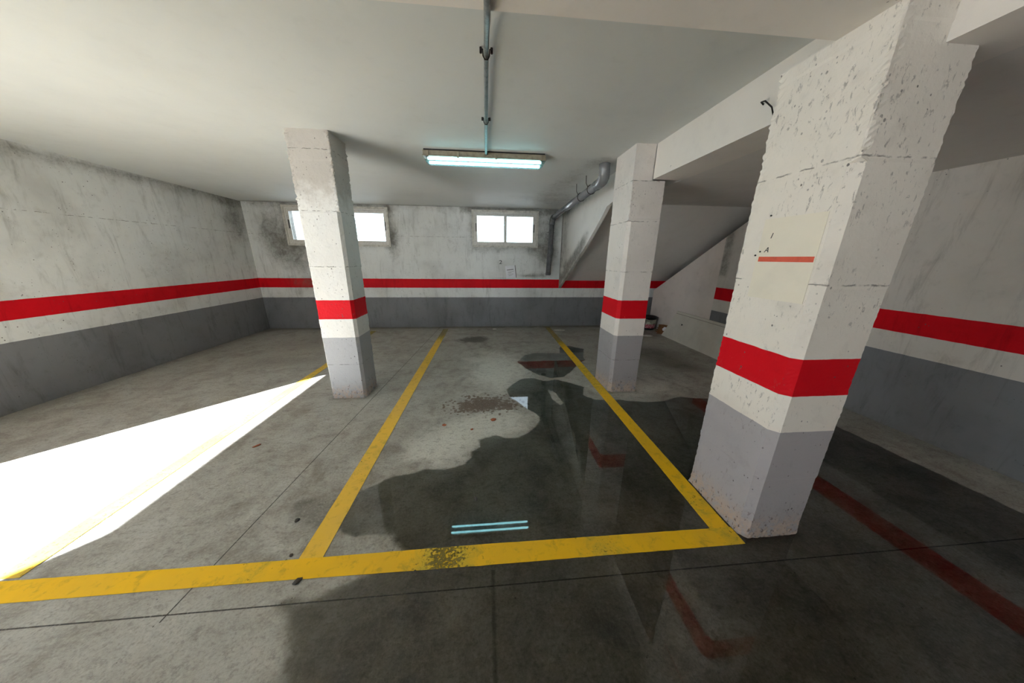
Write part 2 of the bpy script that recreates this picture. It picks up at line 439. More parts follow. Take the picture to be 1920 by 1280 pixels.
M['yard'] = simple('pale_yard_concrete', (0.22, 0.22, 0.215, 1), 0.85, 0, 2, 0.15)
M['gate'] = simple('gate_frame_grey_paint', rgb(120, 122, 122), 0.45, 0.2)

def tube_mat():
    t = NT('lit_fluorescent_tube'); e = t.n('ShaderNodeEmission')
    e.inputs[0].default_value = (0.50, 0.95, 1.0, 1); e.inputs[1].default_value = 13.0
    return t.done(e.outputs[0])
M['tube'] = tube_mat()
def clear_mat(name, color, ior=1.45, rough=0.03, spots=False):
    t = NT(name); tr = t.n('ShaderNodeBsdfTransparent'); gl = t.n('ShaderNodeBsdfGlossy'); gl.inputs['Roughness'].default_value = rough
    co = t.coord(); c = color
    if spots:
        sp = t.math('LESS_THAN', t.voro(co, 34), t.math('MULTIPLY', t.ramp(t.noise(co, 3.2, 3), 0.52, 0.7), 0.2))
        c = t.mix(t.math('MULTIPLY', sp, 0.9), color, (0.05, 0.05, 0.05, 1))
    t.set(tr.inputs[0], c)
    fr = t.n('ShaderNodeFresnel'); fr.inputs[0].default_value = ior
    mx = t.n('ShaderNodeMixShader'); t.set(mx.inputs[0], fr.outputs[0]); t.set(mx.inputs[1], tr.outputs[0]); t.set(mx.inputs[2], gl.outputs[0])
    return t.done(mx.outputs[0])
M['glass'] = clear_mat('window_glass', (0.93, 0.95, 0.95, 1), spots=True)
def lens_mat():
    t = NT('ribbed_translucent_lens')
    tr = t.n('ShaderNodeBsdfTransparent'); tr.inputs[0].default_value = (0.72, 0.9, 0.92, 1)
    tl = t.n('ShaderNodeBsdfTranslucent'); tl.inputs[0].default_value = (0.75, 0.95, 0.97, 1)
    gl = t.n('ShaderNodeBsdfGlossy'); gl.inputs['Roughness'].default_value = 0.15
    a = t.n('ShaderNodeMixShader'); a.inputs[0].default_value = 0.07; t.set(a.inputs[1], tr.outputs[0]); t.set(a.inputs[2], tl.outputs[0])
    b = t.n('ShaderNodeMixShader'); b.inputs[0].default_value = 0.08; t.set(b.inputs[1], a.outputs[0]); t.set(b.inputs[2], gl.outputs[0])
    return t.done(b.outputs[0])
M['lens'] = lens_mat()
def bucket_label_mat():
    t = NT('bucket_label'); co = t.coord(); x, y, z = t.sep(co)
    n = t.noise(t.scale(co, (1, 1, 2.5)), 38, 3, 0.6)
    red = t.mix(t.ramp(n, 0.5, 0.58), rgb(168, 40, 66), rgb(214, 170, 172))
    pale = t.mix(t.ramp(t.noise(co, 12, 4), 0.5, 0.62), rgb(176, 172, 152), rgb(120, 116, 98))
    col = t.mix(t.ramp(z, 0.128, 0.134), red, pale)
    return t.done(t.bsdf(col, 0.5))
M['bucket_label'] = bucket_label_mat()

# ------------------------------------------------------------------ the setting
YB, XL, XR = 6.33, -4.6, 3.8
ZC = 2.535

# floor
bm = bmesh.new()
xs = np.arange(-4.9, 4.85, 0.05); ys = np.concatenate([np.arange(-8.0, -1.0, 0.5), np.arange(-1.0, 6.36, 0.05)])
gv = [[bm.verts.new((x, y, 0)) for x in xs] for y in ys]
for j in range(len(ys) - 1):
    for i in range(len(xs) - 1):
        bm.faces.new((gv[j][i], gv[j][i + 1], gv[j + 1][i + 1], gv[j + 1][i]))
floor = obj('floor', bm, M['floor']); tag(floor, kind='structure')
def f_brown(x, y, z): return np.maximum(blob(x, y, -0.06, 2.74, 0.30, 0.18, 0.05, 1.1), 0.85 * blob(x, y, 0.20, 2.70, 0.17, 0.10))
def f_oil(x, y, z): return np.clip(blob(x, y, -0.18, 5.30, 0.28, 0.26) + 0.5 * blob(x, y, -0.5, 5.2, 0.35, 0.2) + 0.55 * blob(x, y, 0.8, 5.0, 0.7, 0.18) + 0.5 * blob(x, y, 0, 4.75, 0.3, 0.25) + 0.75 * blob(x, y, 0.575, 2.07, 0.07, 0.14), 0, 1)
def f_dark(x, y, z):
    d = 0.8 * blob(x, y, 2.78, 4.25, 0.55, 0.5, -0.5) + 0.5 * blob(x, y, 2.9, 3.6, 0.5, 0.25, -0.5)
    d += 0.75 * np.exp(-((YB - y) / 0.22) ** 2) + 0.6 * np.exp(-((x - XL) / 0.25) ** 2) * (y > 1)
    d += 0.5 * blob(x, y, -3.2, 5.2, 0.9, 0.7) + 0.45 * blob(x, y, -3.0, 4.2, 0.8, 0.3)
    d += 0.55 * blob(x, y, 3.4, 5.6, 0.6, 0.7) + 0.4 * blob(x, y, 1.6, 5.9, 0.8, 0.3)
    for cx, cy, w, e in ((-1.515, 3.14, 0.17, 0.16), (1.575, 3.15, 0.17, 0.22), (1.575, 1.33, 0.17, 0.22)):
        dd = np.hypot(np.maximum(abs(x - cx) - w, 0), np.maximum(abs(y - cy) - e, 0)); d += 0.7 * np.exp(-(dd / 0.06) ** 2)  # floor darker in a rim around each column foot
    d += 0.38 * np.clip((1.3 - y) / 1.0, 0, 1)  # floor darker towards the viewer
    dp = poly_sd(x, y, [(-1.24, 1.46), (-1.22, 1.59), (-1.1, 1.64), (-0.9, 1.63), (-0.86, 1.35), (-1.0, 1.33)]); d += 0.42 * np.clip(dp / 0.05 + 0.3, 0, 1)
    d += 0.4 * blob(x, y, -1.2, 1.55, 0.09, 0.05) + 0.3 * blob(x, y, -0.95, 1.35, 0.3, 0.2)
    return np.clip(d, 0, 1)
def f_pale(x, y, z): return np.clip(0.95 * blob(x, y, 0.0, 2.35, 0.5, 0.25) + 0.9 * blob(x, y, 0.15, 3.6, 0.5, 0.8) + 0.8 * blob(x, y, -0.45, 2.0, 0.4, 0.25) + 0.4 * blob(x, y, 2.2, 3.3, 0.8, 0.5) + 0.3 * blob(x, y, -0.1, 4.4, 0.9, 0.5) + .5 * blob(x, y, -1.1, 1.25, 0.22, 0.12) + 0.6 * blob(x, y, 1.75, 3.0, 0.6, 0.25), 0, 1)
attr(floor, 'brown', f_brown); attr(floor, 'oil', f_oil); attr(floor, 'dirt', f_dark); attr(floor, 'pale', f_pale)
attr(floor, 'joint_a', lambda x, y, z: np.where(y > 0.9, (x + 1.262 - (y - 2.975) * 0.068), 5.0))
attr(floor, 'joint_b', lambda x, y, z: y - 0.977)
attr(floor, 'joint_c', lambda x, y, z: np.where(y < 1.1, x - 0.015, 5.0))

# yard outside the gate and beyond the windows
bm = bmesh.new(); add_box(bm, -30, 30, -30, 30, -0.3, -0.06)
tag(obj('floor_yard', bm, M['yard']), kind='structure')

# ceiling
bm = bmesh.new()
xs = np.arange(-4.9, 1.75, 0.06); ys = np.concatenate([np.arange(-8.0, 0.0, 0.5), np.arange(0.0, 6.6, 0.06)])
def zc(y): return ZC - 0.065 * min(1, max(0, (y - 3.7) / (YB - 3.7)))
lo = [[bm.verts.new((x, y, zc(y))) for x in xs] for y in ys]
for j in range(len(ys) - 1):
    for i in range(len(xs) - 1): bm.faces.new((lo[j][i], lo[j + 1][i], lo[j + 1][i + 1], lo[j][i + 1]))
add_box(bm, -4.9, 5.0, -8.3, 6.6, 2.62, 2.8)
ceil = obj('ceiling', bm, M['ceiling'], smooth=False); tag(ceil, kind='structure')
def f_ceil(x, y, z):
    g = 0.75 * np.exp(-((YB - y) / 0.13) ** 2) + 0.55 * blob(x, y, 1.38, 3.5, 0.22, 0.2) + 0.5 * blob(x, y, 1.15, 4.2, 0.25, 0.7, 0.1)
    g += 0.35 * blob(x, y, 0.9, 5.4, 0.8, 0.5) + 0.3 * blob(x, y, -3.8, 5.4, 0.8, 0.6) + 0.3 * blob(x, y, 1.2, 5.5, 0.5, 0.9)
    return np.clip(g, 0, 1) * (z < 2.6)
attr(ceil, 'grime', f_ceil)

# back wall with two window openings
WIN = [(-3.86, -1.955, 1.725, 2.395), (-0.24, 1.07, 1.745, 2.395)]
def grid_wall(holes, x0, x1, z0, z1, yf, th, step=0.06):
    bm = bmesh.new()
    bx = sorted(set([x0, x1] + [h[0] for h in holes] + [h[1] for h in holes])); bz = sorted(set([z0, z1] + [h[2] for h in holes] + [h[3] for h in holes]))
    def sub(b):
        out = []
        for a, c in zip(b, b[1:]):
            n = max(1, int(round((c - a) / step))); out += [a + (c - a) * k / n for k in range(n)]
        return out + [b[-1]]
    X, Z = sub(bx), sub(bz)
    vf = {}; 
    def v(i, k, y):
        key = (i, k, y)
        if key not in vf: vf[key] = bm.verts.new((X[i], y, Z[k]))
        return vf[key]
    def hole(i, k):
        cx, cz = (X[i] + X[i + 1]) / 2, (Z[k] + Z[k + 1]) / 2
        return any(h[0] < cx < h[1] and h[2] < cz < h[3] for h in holes)
    nx, nz = len(X) - 1, len(Z) - 1
    for i in range(nx):
        for k in range(nz):
            if hole(i, k): continue
            bm.faces.new((v(i, k, yf), v(i + 1, k, yf), v(i + 1, k + 1, yf), v(i, k + 1, yf)))
            bm.faces.new((v(i, k, yf + th), v(i, k + 1, yf + th), v(i + 1, k + 1, yf + th), v(i + 1, k, yf + th)))
            for di, dk, a, b in ((-1, 0, (i, k), (i, k + 1)), (1, 0, (i + 1, k + 1), (i + 1, k)), (0, -1, (i + 1, k), (i, k)), (0, 1, (i, k + 1), (i + 1, k + 1))):
                ii, kk = i + di, k + dk
                if ii < 0 or kk < 0 or ii >= nx or kk >= nz or hole(ii, kk):
                    bm.faces.new((v(*a, yf), v(*a, yf + th), v(*b, yf + th), v(*b, yf)))
    bmesh.ops.recalc_face_normals(bm, faces=bm.faces[:])
    return bm
wb = obj('wall_back', grid_wall(WIN, -4.6, 5.0, 0.0, 2.6, YB, 0.25), M['wall']); tag(wb, kind='structure')
def f_back(x, y, z):
    g = np.zeros_like(x)
    for x0, x1, z0, z1 in WIN:
        d = np.hypot(np.maximum(np.maximum(x0 - x, x - x1), 0), np.maximum(np.maximum(z0 - z, z - z1), 0))
        g = np.maximum(g, 0.55 * np.exp(-(d / 0.10) ** 2))
    g += 0.85 * blob(x, z, -4.18, 1.95, 0.30, 0.5) + 0.8 * blob(x, z, -3.8, 1.5, 0.35, 0.4, 0.6) + 0.5 * blob(x, z, -3.55, 0.95, 0.5, 0.15)
    g += 0.7 * blob(x, z, -1.85, 1.85, 0.13, 0.6) + 0.35 * blob(x, z, -0.7, 2.0, 0.4, 0.5)
    g += 0.85 * np.exp(-((z - 2.45) / 0.07) ** 2) * (0.5 + 0.5 * (x > -0.5))
    g += 0.75 * blob(x, z, 1.35, 2.0, 0.22, 0.6) + 0.45 * blob(x, z, 1.2, 1.5, 0.3, 0.35)
    g += 0.8 * blob(x, z, 0.3, 1.085, 0.22, 0.022) + 0.8 * blob(x, z, 1.0, 1.13, 0.35, 0.05) + 0.35 * blob(x, z, 0.8, 0.8, 1.5, 0.05)
    g += 0.45 * np.exp(-(z / 0.08) ** 2) + 0.3 * blob(x, z, 0.4, 1.62, 1.0, 0.10)
    return np.clip(g, 0, 1)
attr(wb, 'grime', f_back)

# left wall with a wide open gateway, unseen, placed to shape the sun patch
bm = bmesh.new()
GY0, GY1, GZ = -1.5, 1.01, 2.3
for a in ((XL - 0.25, XL, GY1, YB + 0.25, 0, 2.6), (XL - 0.25, XL, GY0, GY1, GZ, 2.6), (XL - 0.25, XL, -8.0, GY0, 0, 2.6)):
    add_box(bm, *a)
slice_bm(bm, 1, GY1, 6.6, 0.08); slice_bm(bm, 2, 0, 2.6, 0.08)
wl = obj('wall_left', bm, M['wall']); tag(wl, kind='structure')
attr(wl, 'grime', lambda x, y, z: np.clip(0.8 * blob(y, z, 6.1, 2.1, 0.35, 0.5) + 0.7 * np.exp(-((z - 2.46) / 0.08) ** 2) * (y > 1) + 0.5 * np.exp(-(z / 0.08) ** 2) + 0.3 * blob(y, z, 4.6, 1.4, 0.5, 0.5), 0, 1))
bm = bmesh.new(); add_box(bm, XL - 0.25, -4.2, -8.25, -8.0, 0, 2.6); add_box(bm, -4.2, -1.4, -8.25, -8.0, 2.3, 2.6); add_box(bm, -1.4, 5.0, -8.25, -8.0, 0, 2.6)  # unseen opening added behind the viewer for fill light
tag(obj('wall_front', bm, M['wall']), kind='structure')

# right wall: banded part towards the viewer, then the plain stepped partition below the flight
def top_z(y): return 0.82 + (6.27 - y) * 0.577
bm = prism_x([(-8.0, 0), (4.47, 0), (4.47, top_z(4.47)), (3.8, 2.24), (-8.0, 2.24)], XR, XR + 0.16)
slice_bm(bm, 1, 1.0, 4.5, 0.08); slice_bm(bm, 2, 0, 2.24, 0.08)
wr = obj('wall_right', bm, M['wall_side']); tag(wr, kind='structure')
attr(wr, 'grime', lambda x, y, z: np.clip(0.75 * np.exp(-((y - 4.40) / 0.10) ** 2) * (z > 1.2) + 0.45 * np.exp(-(z / 0.1) ** 2) + 0.35 * blob(y, z, 3.9, 1.6, 0.4, 0.4), 0, 1))
bm = prism_x([(4.47, 0), (6.25, 0), (6.25, 0.83), (4.47, top_z(4.47))], XR + 0.003, XR + 0.15)
slice_bm(bm, 1, 4.47, 6.27, 0.08); slice_bm(bm, 2, 0, 2.1, 0.08)
wp = obj('wall_partition', bm, M['partition']); tag(wp, kind='structure')
attr(wp, 'grime', lambda x, y, z: np.clip(0.45 * np.exp(-(z / 0.07) ** 2) + 0.25 * blob(y, z, 5.0, 1.5, 0.5, 0.3), 0, 1))
bm = bmesh.new(); add_box(bm, 4.8, 5.0, -8.0, 6.33, 0, 2.6)
tag(obj('wall_stairwell', bm, M['plain']), kind='structure')

# staircase seen from below: landing and flight, with the deep stringer on its open side
bm = bmesh.new(); add_box(bm, 1.90, 4.8, -8.0, 3.37, 2.24, 2.6); add_box(bm, 1.66, 4.8, 3.37, 4.05, 2.24, 2.6)
slice_bm(bm, 1, 2.9, 4.05, 0.12); slice_bm(bm, 0, 1.66, 4.8, 0.12)
lc = obj('ceiling', bm, M['plain']); tag(lc, kind='structure')
attr(lc, 'grime', lambda x, y, z: np.clip(0.35 * np.exp(-((y - 4.0) / 0.25) ** 2), 0, 1))  # darker band along the kink between landing and flight
bm = prism_x([(4.05, 2.6), (4.05, 2.24), (4.17, 2.24), (6.33, 1.03), (6.33, 2.6)], 1.66, 4.8)
slice_bm(bm, 1, 4.1, 6.3, 0.12); slice_bm(bm, 0, 1.66, 4.8, 0.12)
st = empty('staircase', (0, 0, 0))
tag(st, 'white painted underside of a staircase, its side streaked with mould beside the drain pipe', 'stairs')
so = obj('soffit', bm, M['plain'], st)
attr(so, 'grime', lambda x, y, z: np.clip(0.35 * np.exp(-((y - 4.0) / 0.25) ** 2), 0, 1))  # same darker band continued at the top of the flight
low = [(3.37, 2.215), (3.80, 2.20), (4.0, 2.17), (4.12, 2.08), (4.71, 1.715), (6.33, 0.865)]
bm = prism_x([(3.37, 2.6)] + low + [(6.33, 2.6)], 1.61, 1.66)
slice_bm(bm, 1, 3.37, 6.33, 0.06); slice_bm(bm, 2, 0.86, 2.6, 0.06)
sg = obj('stringer', bm, M['stringer'], st)
def f_str(x, y, z):
    lz = np.interp(y, [p[0] for p in low], [p[1] for p in low])
    d = (z - lz) * 0.87
    g = 1.15 * np.exp(-((d - 0.10) / 0.13) ** 2) * np.clip((y - 4.5) / 0.4, 0, 1)
    g += 0.8 * np.exp(-((YB - y) / 0.10) ** 2) + 0.55 * np.exp(-((YB - 0.3 - y) / 0.35) ** 2) * (z > 1.3)
    g += 0.6 * np.exp(-((z - 2.45) / 0.12) ** 2) * np.clip((y - 4.4) / 0.5, 0, 1)
    return np.clip(g, 0, 1)
attr(sg, 'grime', f_str)

# beams
bm = box(1.61, 1.90, -8.0, 2.93, 2.238, 2.6)
slice_bm(bm, 1, 0, 2.93, 0.2)
b1 = obj('concrete_beam', bm, M['beam']); tag(b1, 'long white ceiling beam running from the nearer right column to the farther one', 'beam', 'ceiling beams')
bm = box(XL, 1.61, -1.0, 1.317, 2.35, 2.6)
b2 = obj('concrete_beam', bm, M['beam']); tag(b2, 'wide shallow white beam crossing the top of the picture above the conduit', 'beam', 'ceiling beams')
bm = tube([(1.612, 1.83, 2.365), (1.585, 1.82, 2.372), (1.572, 1.78, 2.36), (1.575, 1.73, 2.31), (1.585, 1.72, 2.27)], 0.004, 6)
h = obj('wire_hook', bm, M['rust'], smooth=True)
tag(h, 'small dark bent wire sticking out of the white beam side near the right column', 'hook')

# ------------------------------------------------------------------ columns
def column(name, x0, x1, y0, y1, z0, z1, ch, mat, label, chz=1.89, rough=0.004, flare=0.0, seed=0, upper=None):
    """ch: dict corner->chamfer; corners 'fl','fr','bl','br'"""
    bm = bmesh.new()
    def perim(ch, counts=None):
        pts = []
        for c, (px, py), (ax, ay), (bx, by) in (('fl', (x0, y0), (0, 1), (1, 0)), ('fr', (x1, y0), (-1, 0), (0, 1)), ('br', (x1, y1), (0, -1), (-1, 0)), ('bl', (x0, y1), (1, 0), (0, -1))):
            k = ch.get(c, 0.005)
            pts.append(('c', px + ax * k, py + ay * k)); pts.append(('c', px + bx * k, py + by * k))
        out = []
        n = len(pts)
        for i in range(n):
            a, b = pts[i], pts[(i + 1) % n]
            L = math.hypot(b[1] - a[1], b[2] - a[2]); s = counts[i] if counts else max(1, int(L / 0.014))
            if not counts: cnt.append(s)
            for q in range(s):
                t = q / s; out.append((a[1] + (b[1] - a[1]) * t, a[2] + (b[2] - a[2]) * t))
        return out
    cnt = []
    P = perim(ch); PS = perim({}, list(cnt))
    cx, cy = (x0 + x1) / 2, (y0 + y1) / 2
    corners = [(x0, y0), (x1, y0), (x0, y1), (x1, y1)]
    nz = int((z1 - z0) / 0.012)
    rings = []
    for k in range(nz + 1):
        z = z0 + (z1 - z0) * k / nz
        row = []
        for px, py in (P if z < chz else PS):
            dc = min(math.hypot(px - a, py - b) for a, b in corners)
            e = math.exp(-(dc / 0.03) ** 2)
            n1 = mnoise.noise(Vector((px * 25 + seed, py * 25, z * 30)))
            n2 = mnoise.noise(Vector((px * 70, py * 70 + seed, z * 85)))
            am = rough * e * (1.3 if z > chz else 0.5) * (n1 * 0.9 + n2 * 1.2) * (1.0 if px < cx or y0 > 2 and x1 < 0 else 0.5)
            am += 0.0022 * (sum(1 for q in (0.395, 0.9, 1.39, 1.88, 2.3) if z > q) % 2)
            am += 0.0012 * mnoise.noise(Vector((px * 4, py * 4, z * 3 + seed)))
            if z < 0.16: am += rough * 0.8 * n2 * (1 - z / 0.16) + flare * (1 - z / 0.16) ** 2
            dx, dy = px - cx, py - cy; L = math.hypot(dx, dy)
            row.append(bm.verts.new((px + dx / L * am, py + dy / L * am, z)))
        rings.append(row)
    n = len(P)
    for a, b in zip(rings, rings[1:]):
        for k in range(n): bm.faces.new((a[k], a[(k + 1) % n], b[(k + 1) % n], b[k]))
    bm.faces.new(rings[0][::-1]); bm.faces.new(rings[-1])
    if upper: add_box(bm, *upper)
    for v in bm.verts: v.co.x -= cx; v.co.y -= cy
    o = obj(name, bm, mat, loc=(cx, cy, 0))
    tag(o, label, 'column', 'square concrete columns')
    return o
column('concrete_column', -1.69, -1.335, 2.98, 3.30, 0, 2.56, {'fr': 0.026, 'fl': 0.012}, M['col1'], 'pitted white column with red and grey bands, left of the yellow-lined bay', rough=0.006, seed=3)
c2 = column('concrete_column', 1.413, 1.742, 2.935, 3.36, 0, 2.228, {'fl': 0.032}, M['col2'], 'banded white column at the far right corner of the bay, carrying the beam end', chz=1.87, rough=0.005, seed=9, upper=(1.413, 1.61, 2.94, 3.36, 2.2, 2.56))
column('concrete_column', 1.415, 1.75, 1.11, 1.54, 0, 2.35, {'fl': 0.034}, M['col3'], 'large scuffed nearest column at the right, with a cream notice on its side', chz=1.88, rough=0.006, flare=0.006, seed=21)

# ------------------------------------------------------------------ windows
def window(name, x0, x1, z0, z1):
    w = empty(name, (x0, YB, z0)); tag(w, kind='structure')
    W, H = x1 - x0, z1 - z0
    bm = bmesh.new(); e = 0.035                       # thin plaster surround on the wall face
    for a in ((-e, 0.0, -e, H + e), (W, W + e, -e, H + e), (0, W, H, H + e), (0, W, -e, 0)):
        add_box(bm, a[0], a[1], -0.014, 0.02, a[2], a[3])
    obj('surround', bm, M['trim'], w)
    bm = bmesh.new(); f = 0.032
    for a in ((0, f, 0, H), (W - f, W, 0, H), (f, W - f, H - f, H), (f, W - f, 0, f)):
        add_box(bm, a[0], a[1], 0.0, 0.075, a[2], a[3])
    add_box(bm, f, W - f, 0.034, 0.04, f, f + 0.012)   # sliding rail
    obj('frame', bm, M['alu'], w)
    mid = W / 2
    for s, (a, b, y) in enumerate(((f, mid + 0.028, 0.006), (mid - 0.028, W - f, 0.042))):
        bm = bmesh.new(); q = 0.040
        zz0, zz1 = f + 0.002, H - f - 0.002
        for r in ((a, a + q, zz0, zz1), (b - q, b, zz0, zz1), (a + q, b - q, zz1 - q, zz1), (a + q, b - q, zz0, zz0 + q)):
            add_box(bm, r[0], r[1], y, y + 0.026, r[2], r[3])
        sa = obj('sash', bm, M['alu'], w)
        bm = bmesh.new(); add_box(bm, a + q - 0.004, b - q + 0.004, y + 0.010, y + 0.015, zz0 + q - 0.004, zz1 - q + 0.004)
        obj('pane', bm, M['glass'], sa)
        lx = a + 0.010 if s == 0 else b - 0.026
        bm = box(lx, lx + 0.016, y - 0.012, y, H * 0.42, H * 0.66, 0.003, 1)
        obj('latch', bm, M['rubber'], sa)
    return w
window('window_1', *WIN[0]); window('window_2', *WIN[1])

# ------------------------------------------------------------------ floor: puddles and painted lines
MAIN = [(0.241, 2.875), (0.212, 3.065), (0.31, 3.238), (0.433, 3.377), (0.59, 3.401), (0.717, 3.292), (0.879, 3.332), (1.008, 3.241), (1.172, 3.09), (1.09, 2.883), (1.195, 2.761), (1.451, 2.743), (1.677, 2.679), (1.862, 2.679), (1.99, 2.695), (2.187, 2.771), (2.28, 2.739), (2.482, 2.699), (2.989, 2.603), (3.3, 2.2), (3.35, 0.6), (3.0, -1.0), (-0.2, -1.2), (-0.75, 0.4),
        (-0.81, 0.722), (-0.822, 0.773), (-0.821, 0.833), (-0.916, 0.943), (-0.953, 0.966), (-0.919, 1.0), (-0.787, 1.011), (-0.718, 1.067), (-0.613, 1.116), (-0.488, 1.18), (-0.585, 1.268), (-0.756, 1.269), (-0.832, 1.314), (-0.942, 1.407), (-1.008, 1.56), (-0.887, 1.598), (-0.841, 1.644), (-0.762, 1.676), (-0.714, 1.737), (-0.59, 1.754), (-0.461, 1.804), (-0.316, 1.793), (-0.216, 1.814), (-0.125, 1.903), (-0.153, 1.962), (-0.078, 2.024), (-0.098, 2.119), (-0.021, 2.159), (0.073, 2.183), (0.141, 2.139), (0.253, 2.139), (0.344, 2.188), (0.421, 2.274), (0.496, 2.386), (0.508, 2.453), (0.453, 2.538), (0.379, 2.64), (0.311, 2.795)]
PUDB = [(0.436, 4.009), (0.594, 4.294), (0.749, 4.393), (0.939, 4.41), (1.189, 4.368), (1.269, 4.686), (1.466, 4.771), (1.674, 4.572), (1.527, 4.139), (1.52, 4.017), (1.352, 3.887), (1.199, 3.623), (1.008, 3.393), (0.817, 3.37), (0.68, 3.466), (0.564, 3.661), (0.479, 3.894)]
HOLE = [(0.704, 3.061), (0.789, 2.957), (0.803, 2.787), (0.824, 2.666), (0.759, 2.659), (0.714, 2.793)]
def puddle(poly, holes, step, label, z=0.0015, keep=-0.08, soft=None):
    P = np.array(poly); x0, y0 = P.min(0) - 0.1; x1, y1 = P.max(0) + 0.1
    xs = np.arange(x0, x1, step); ys = np.arange(y0, y1, step)
    GX, GY = np.meshgrid(xs, ys)
    sd = poly_sd(GX, GY, poly)
    for hpoly in holes: sd = np.minimum(sd, -poly_sd(GX, GY, hpoly) + 0.01)
    if soft is not None: sd = sd * soft(GX, GY)
    bm = bmesh.new(); vs = {}
    vals = []
    def v(j, i):
        if (j, i) not in vs:
            vs[(j, i)] = bm.verts.new((xs[i], ys[j], z)); vals.append(sd[j, i])
        return vs[(j, i)]
    ok = sd > keep
    def blocked(x, y):
        return any(a < x < b and c < y < d for a, b, c, d in ((1.43, 1.73, 1.13, 1.52), (1.43, 1.73, 2.95, 3.34)))
    for j in range(len(ys) - 1):
        for i in range(len(xs) - 1):
            if ok[j, i] and ok[j + 1, i] and ok[j, i + 1] and ok[j + 1, i + 1] and not blocked(xs[i] + step / 2, ys[j] + step / 2):
                bm.faces.new((v(j, i), v(j, i + 1), v(j + 1, i + 1), v(j + 1, i)))
    o = obj('puddle', bm, M['water'])
    a = o.data.attributes.new('edge', 'FLOAT', 'POINT'); a.data.foreach_set('value', np.array(vals, np.float32))
    tag(o, label, 'puddle', 'puddles on the bay floor'); return o
puddle(MAIN, [HOLE], 0.03, 'large dark puddle covering the near floor and reflecting the lamp and right columns',
       soft=lambda x, y: 1 - 0.75 * np.clip(blob(x, y, -0.85, 0.75, 0.5, 0.45) + blob(x, y, -0.65, 1.2, 0.3, 0.16), 0, 1))
puddle(PUDB, [], 0.025, 'smaller farther puddle crossing the right yellow line, reflecting the red wall stripe')

def line_strip(pts_l, pts_r, label, mat, wear, z0=0.0022, z1=0.0031, step=0.05):
    """strip between two polylines of equal length (world xy)"""
    bm = bmesh.new(); L = []
    for (a, b), (c, d) in zip(zip(pts_l, pts_l[1:]), zip(pts_r, pts_r[1:])):
        n = max(1, int(math.dist(a, b) / step))
        for k in range(n):
            t = k / n; L.append(((a[0] + (b[0] - a[0]) * t, a[1] + (b[1] - a[1]) * t), (c[0] + (d[0] - c[0]) * t, c[1] + (d[1] - c[1]) * t)))
    L.append((pts_l[-1], pts_r[-1]))
    top = []; bot = []
    for k, (p, q) in enumerate(L):
        j1 = 0.0022 * mnoise.noise(Vector((k * 0.9, 3, 0))); j2 = 0.0022 * mnoise.noise(Vector((k * 0.9, 9, 0)))
        dx, dy = q[0] - p[0], q[1] - p[1]; l = math.hypot(dx, dy); dx /= l; dy /= l
        pp = (p[0] + dx * j1, p[1] + dy * j1); qq = (q[0] + dx * j2, q[1] + dy * j2)
        row = [(pp[0] + (qq[0] - pp[0]) * s, pp[1] + (qq[1] - pp[1]) * s) for s in (0, .33, .66, 1)]
        top.append([bm.verts.new((x, y, z1)) for x, y in row]); bot.append([bm.verts.new((x, y, z0)) for x, y in row])
    for R, flip in ((top, 0), (bot, 1)):
        for a, b in zip(R, R[1:]):
            for s in range(3):
                f = (a[s], a[s + 1], b[s + 1], b[s]); bm.faces.new(f if flip else f[::-1])
    for s in (0, 3):
        for k in range(len(top) - 1): bm.faces.new((top[k][s], top[k + 1][s], bot[k + 1][s], bot[k][s]))
    for k in (0, -1):
        for s in range(3): bm.faces.new((top[k][s], top[k][s + 1], bot[k][s + 1], bot[k][s]))
    bmesh.ops.recalc_face_normals(bm, faces=bm.faces[:])
    o = obj('parking_line', bm, mat); attr(o, 'wear', wear)
    tag(o, label, 'floor marking', 'yellow parking bay lines'); return o
line_strip([(-0.980, 1.170), (-0.942, 5.88), (-0.94, 6.1)], [(-0.862, 1.170), (-0.831, 5.88), (-0.83, 6.1)], 'yellow line along the left side of the bay, right of the pitted column', M['yellow_dry'],
           lambda x, y, z: np.clip(0.9 * np.clip((y - 5.0) / 0.7, 0, 1) + 0.25 * blob(x, y, -0.9, 4.2, 1, 0.35) + 0.2 * blob(x, y, -0.9, 1.95, 1, 0.25), 0, 1))
line_strip([(1.277, 1.165), (1.314, 6.06), (1.316, 6.2)], [(1.396, 1.165), (1.421, 6.06), (1.423, 6.2)], 'yellow line along the right side of the bay, running past both right columns', M['yellow'],
           lambda x, y, z: np.clip(0.85 * np.clip((y - 4.6) / 0.6, 0, 1) + 0.35 * np.clip((y - 2.8) / 0.2, 0, 1) * np.clip((4.0 - y) / 0.2, 0, 1) + 0.3 * blob(x, y, 1.33, 1.35, 1, 0.15), 0, 1))
line_strip([(-4.3, 1.187), (-1.18, 1.180), (-0.05, 1.186), (1.405, 1.176)], [(-4.3, 1.078), (-1.12, 1.082), (-0.05, 1.074), (1.405, 1.074)], 'wide yellow line across the front of the bay, scuffed near its middle', M['yellow'],
           lambda x, y, z: np.clip(0.85 * blob(x, y, -0.235, 1.12, 0.14, 0.3) + 0.35 * blob(x, y, 0.62, 1.12, 0.12, 0.3) + 0.25 * blob(x, y, -1.15, 1.12, 0.1, 1) + 0.35 * blob(x, y, 1.38, 1.1, 0.12, 1), 0, 1), z0=0.0024, z1=0.0036)
line_strip([(-2.36, 1.195), (-2.33, 4.0), (-2.40, 6.0)], [(-2.25, 1.195), (-2.235, 4.0), (-2.30, 6.0)], 'yellow line of the next bay, behind the pitted left column', M['yellow_dry'],
           lambda x, y, z: np.clip(0.30 + 0.35 * np.clip((y - 4.6) / 0.8, 0, 1), 0, 1))

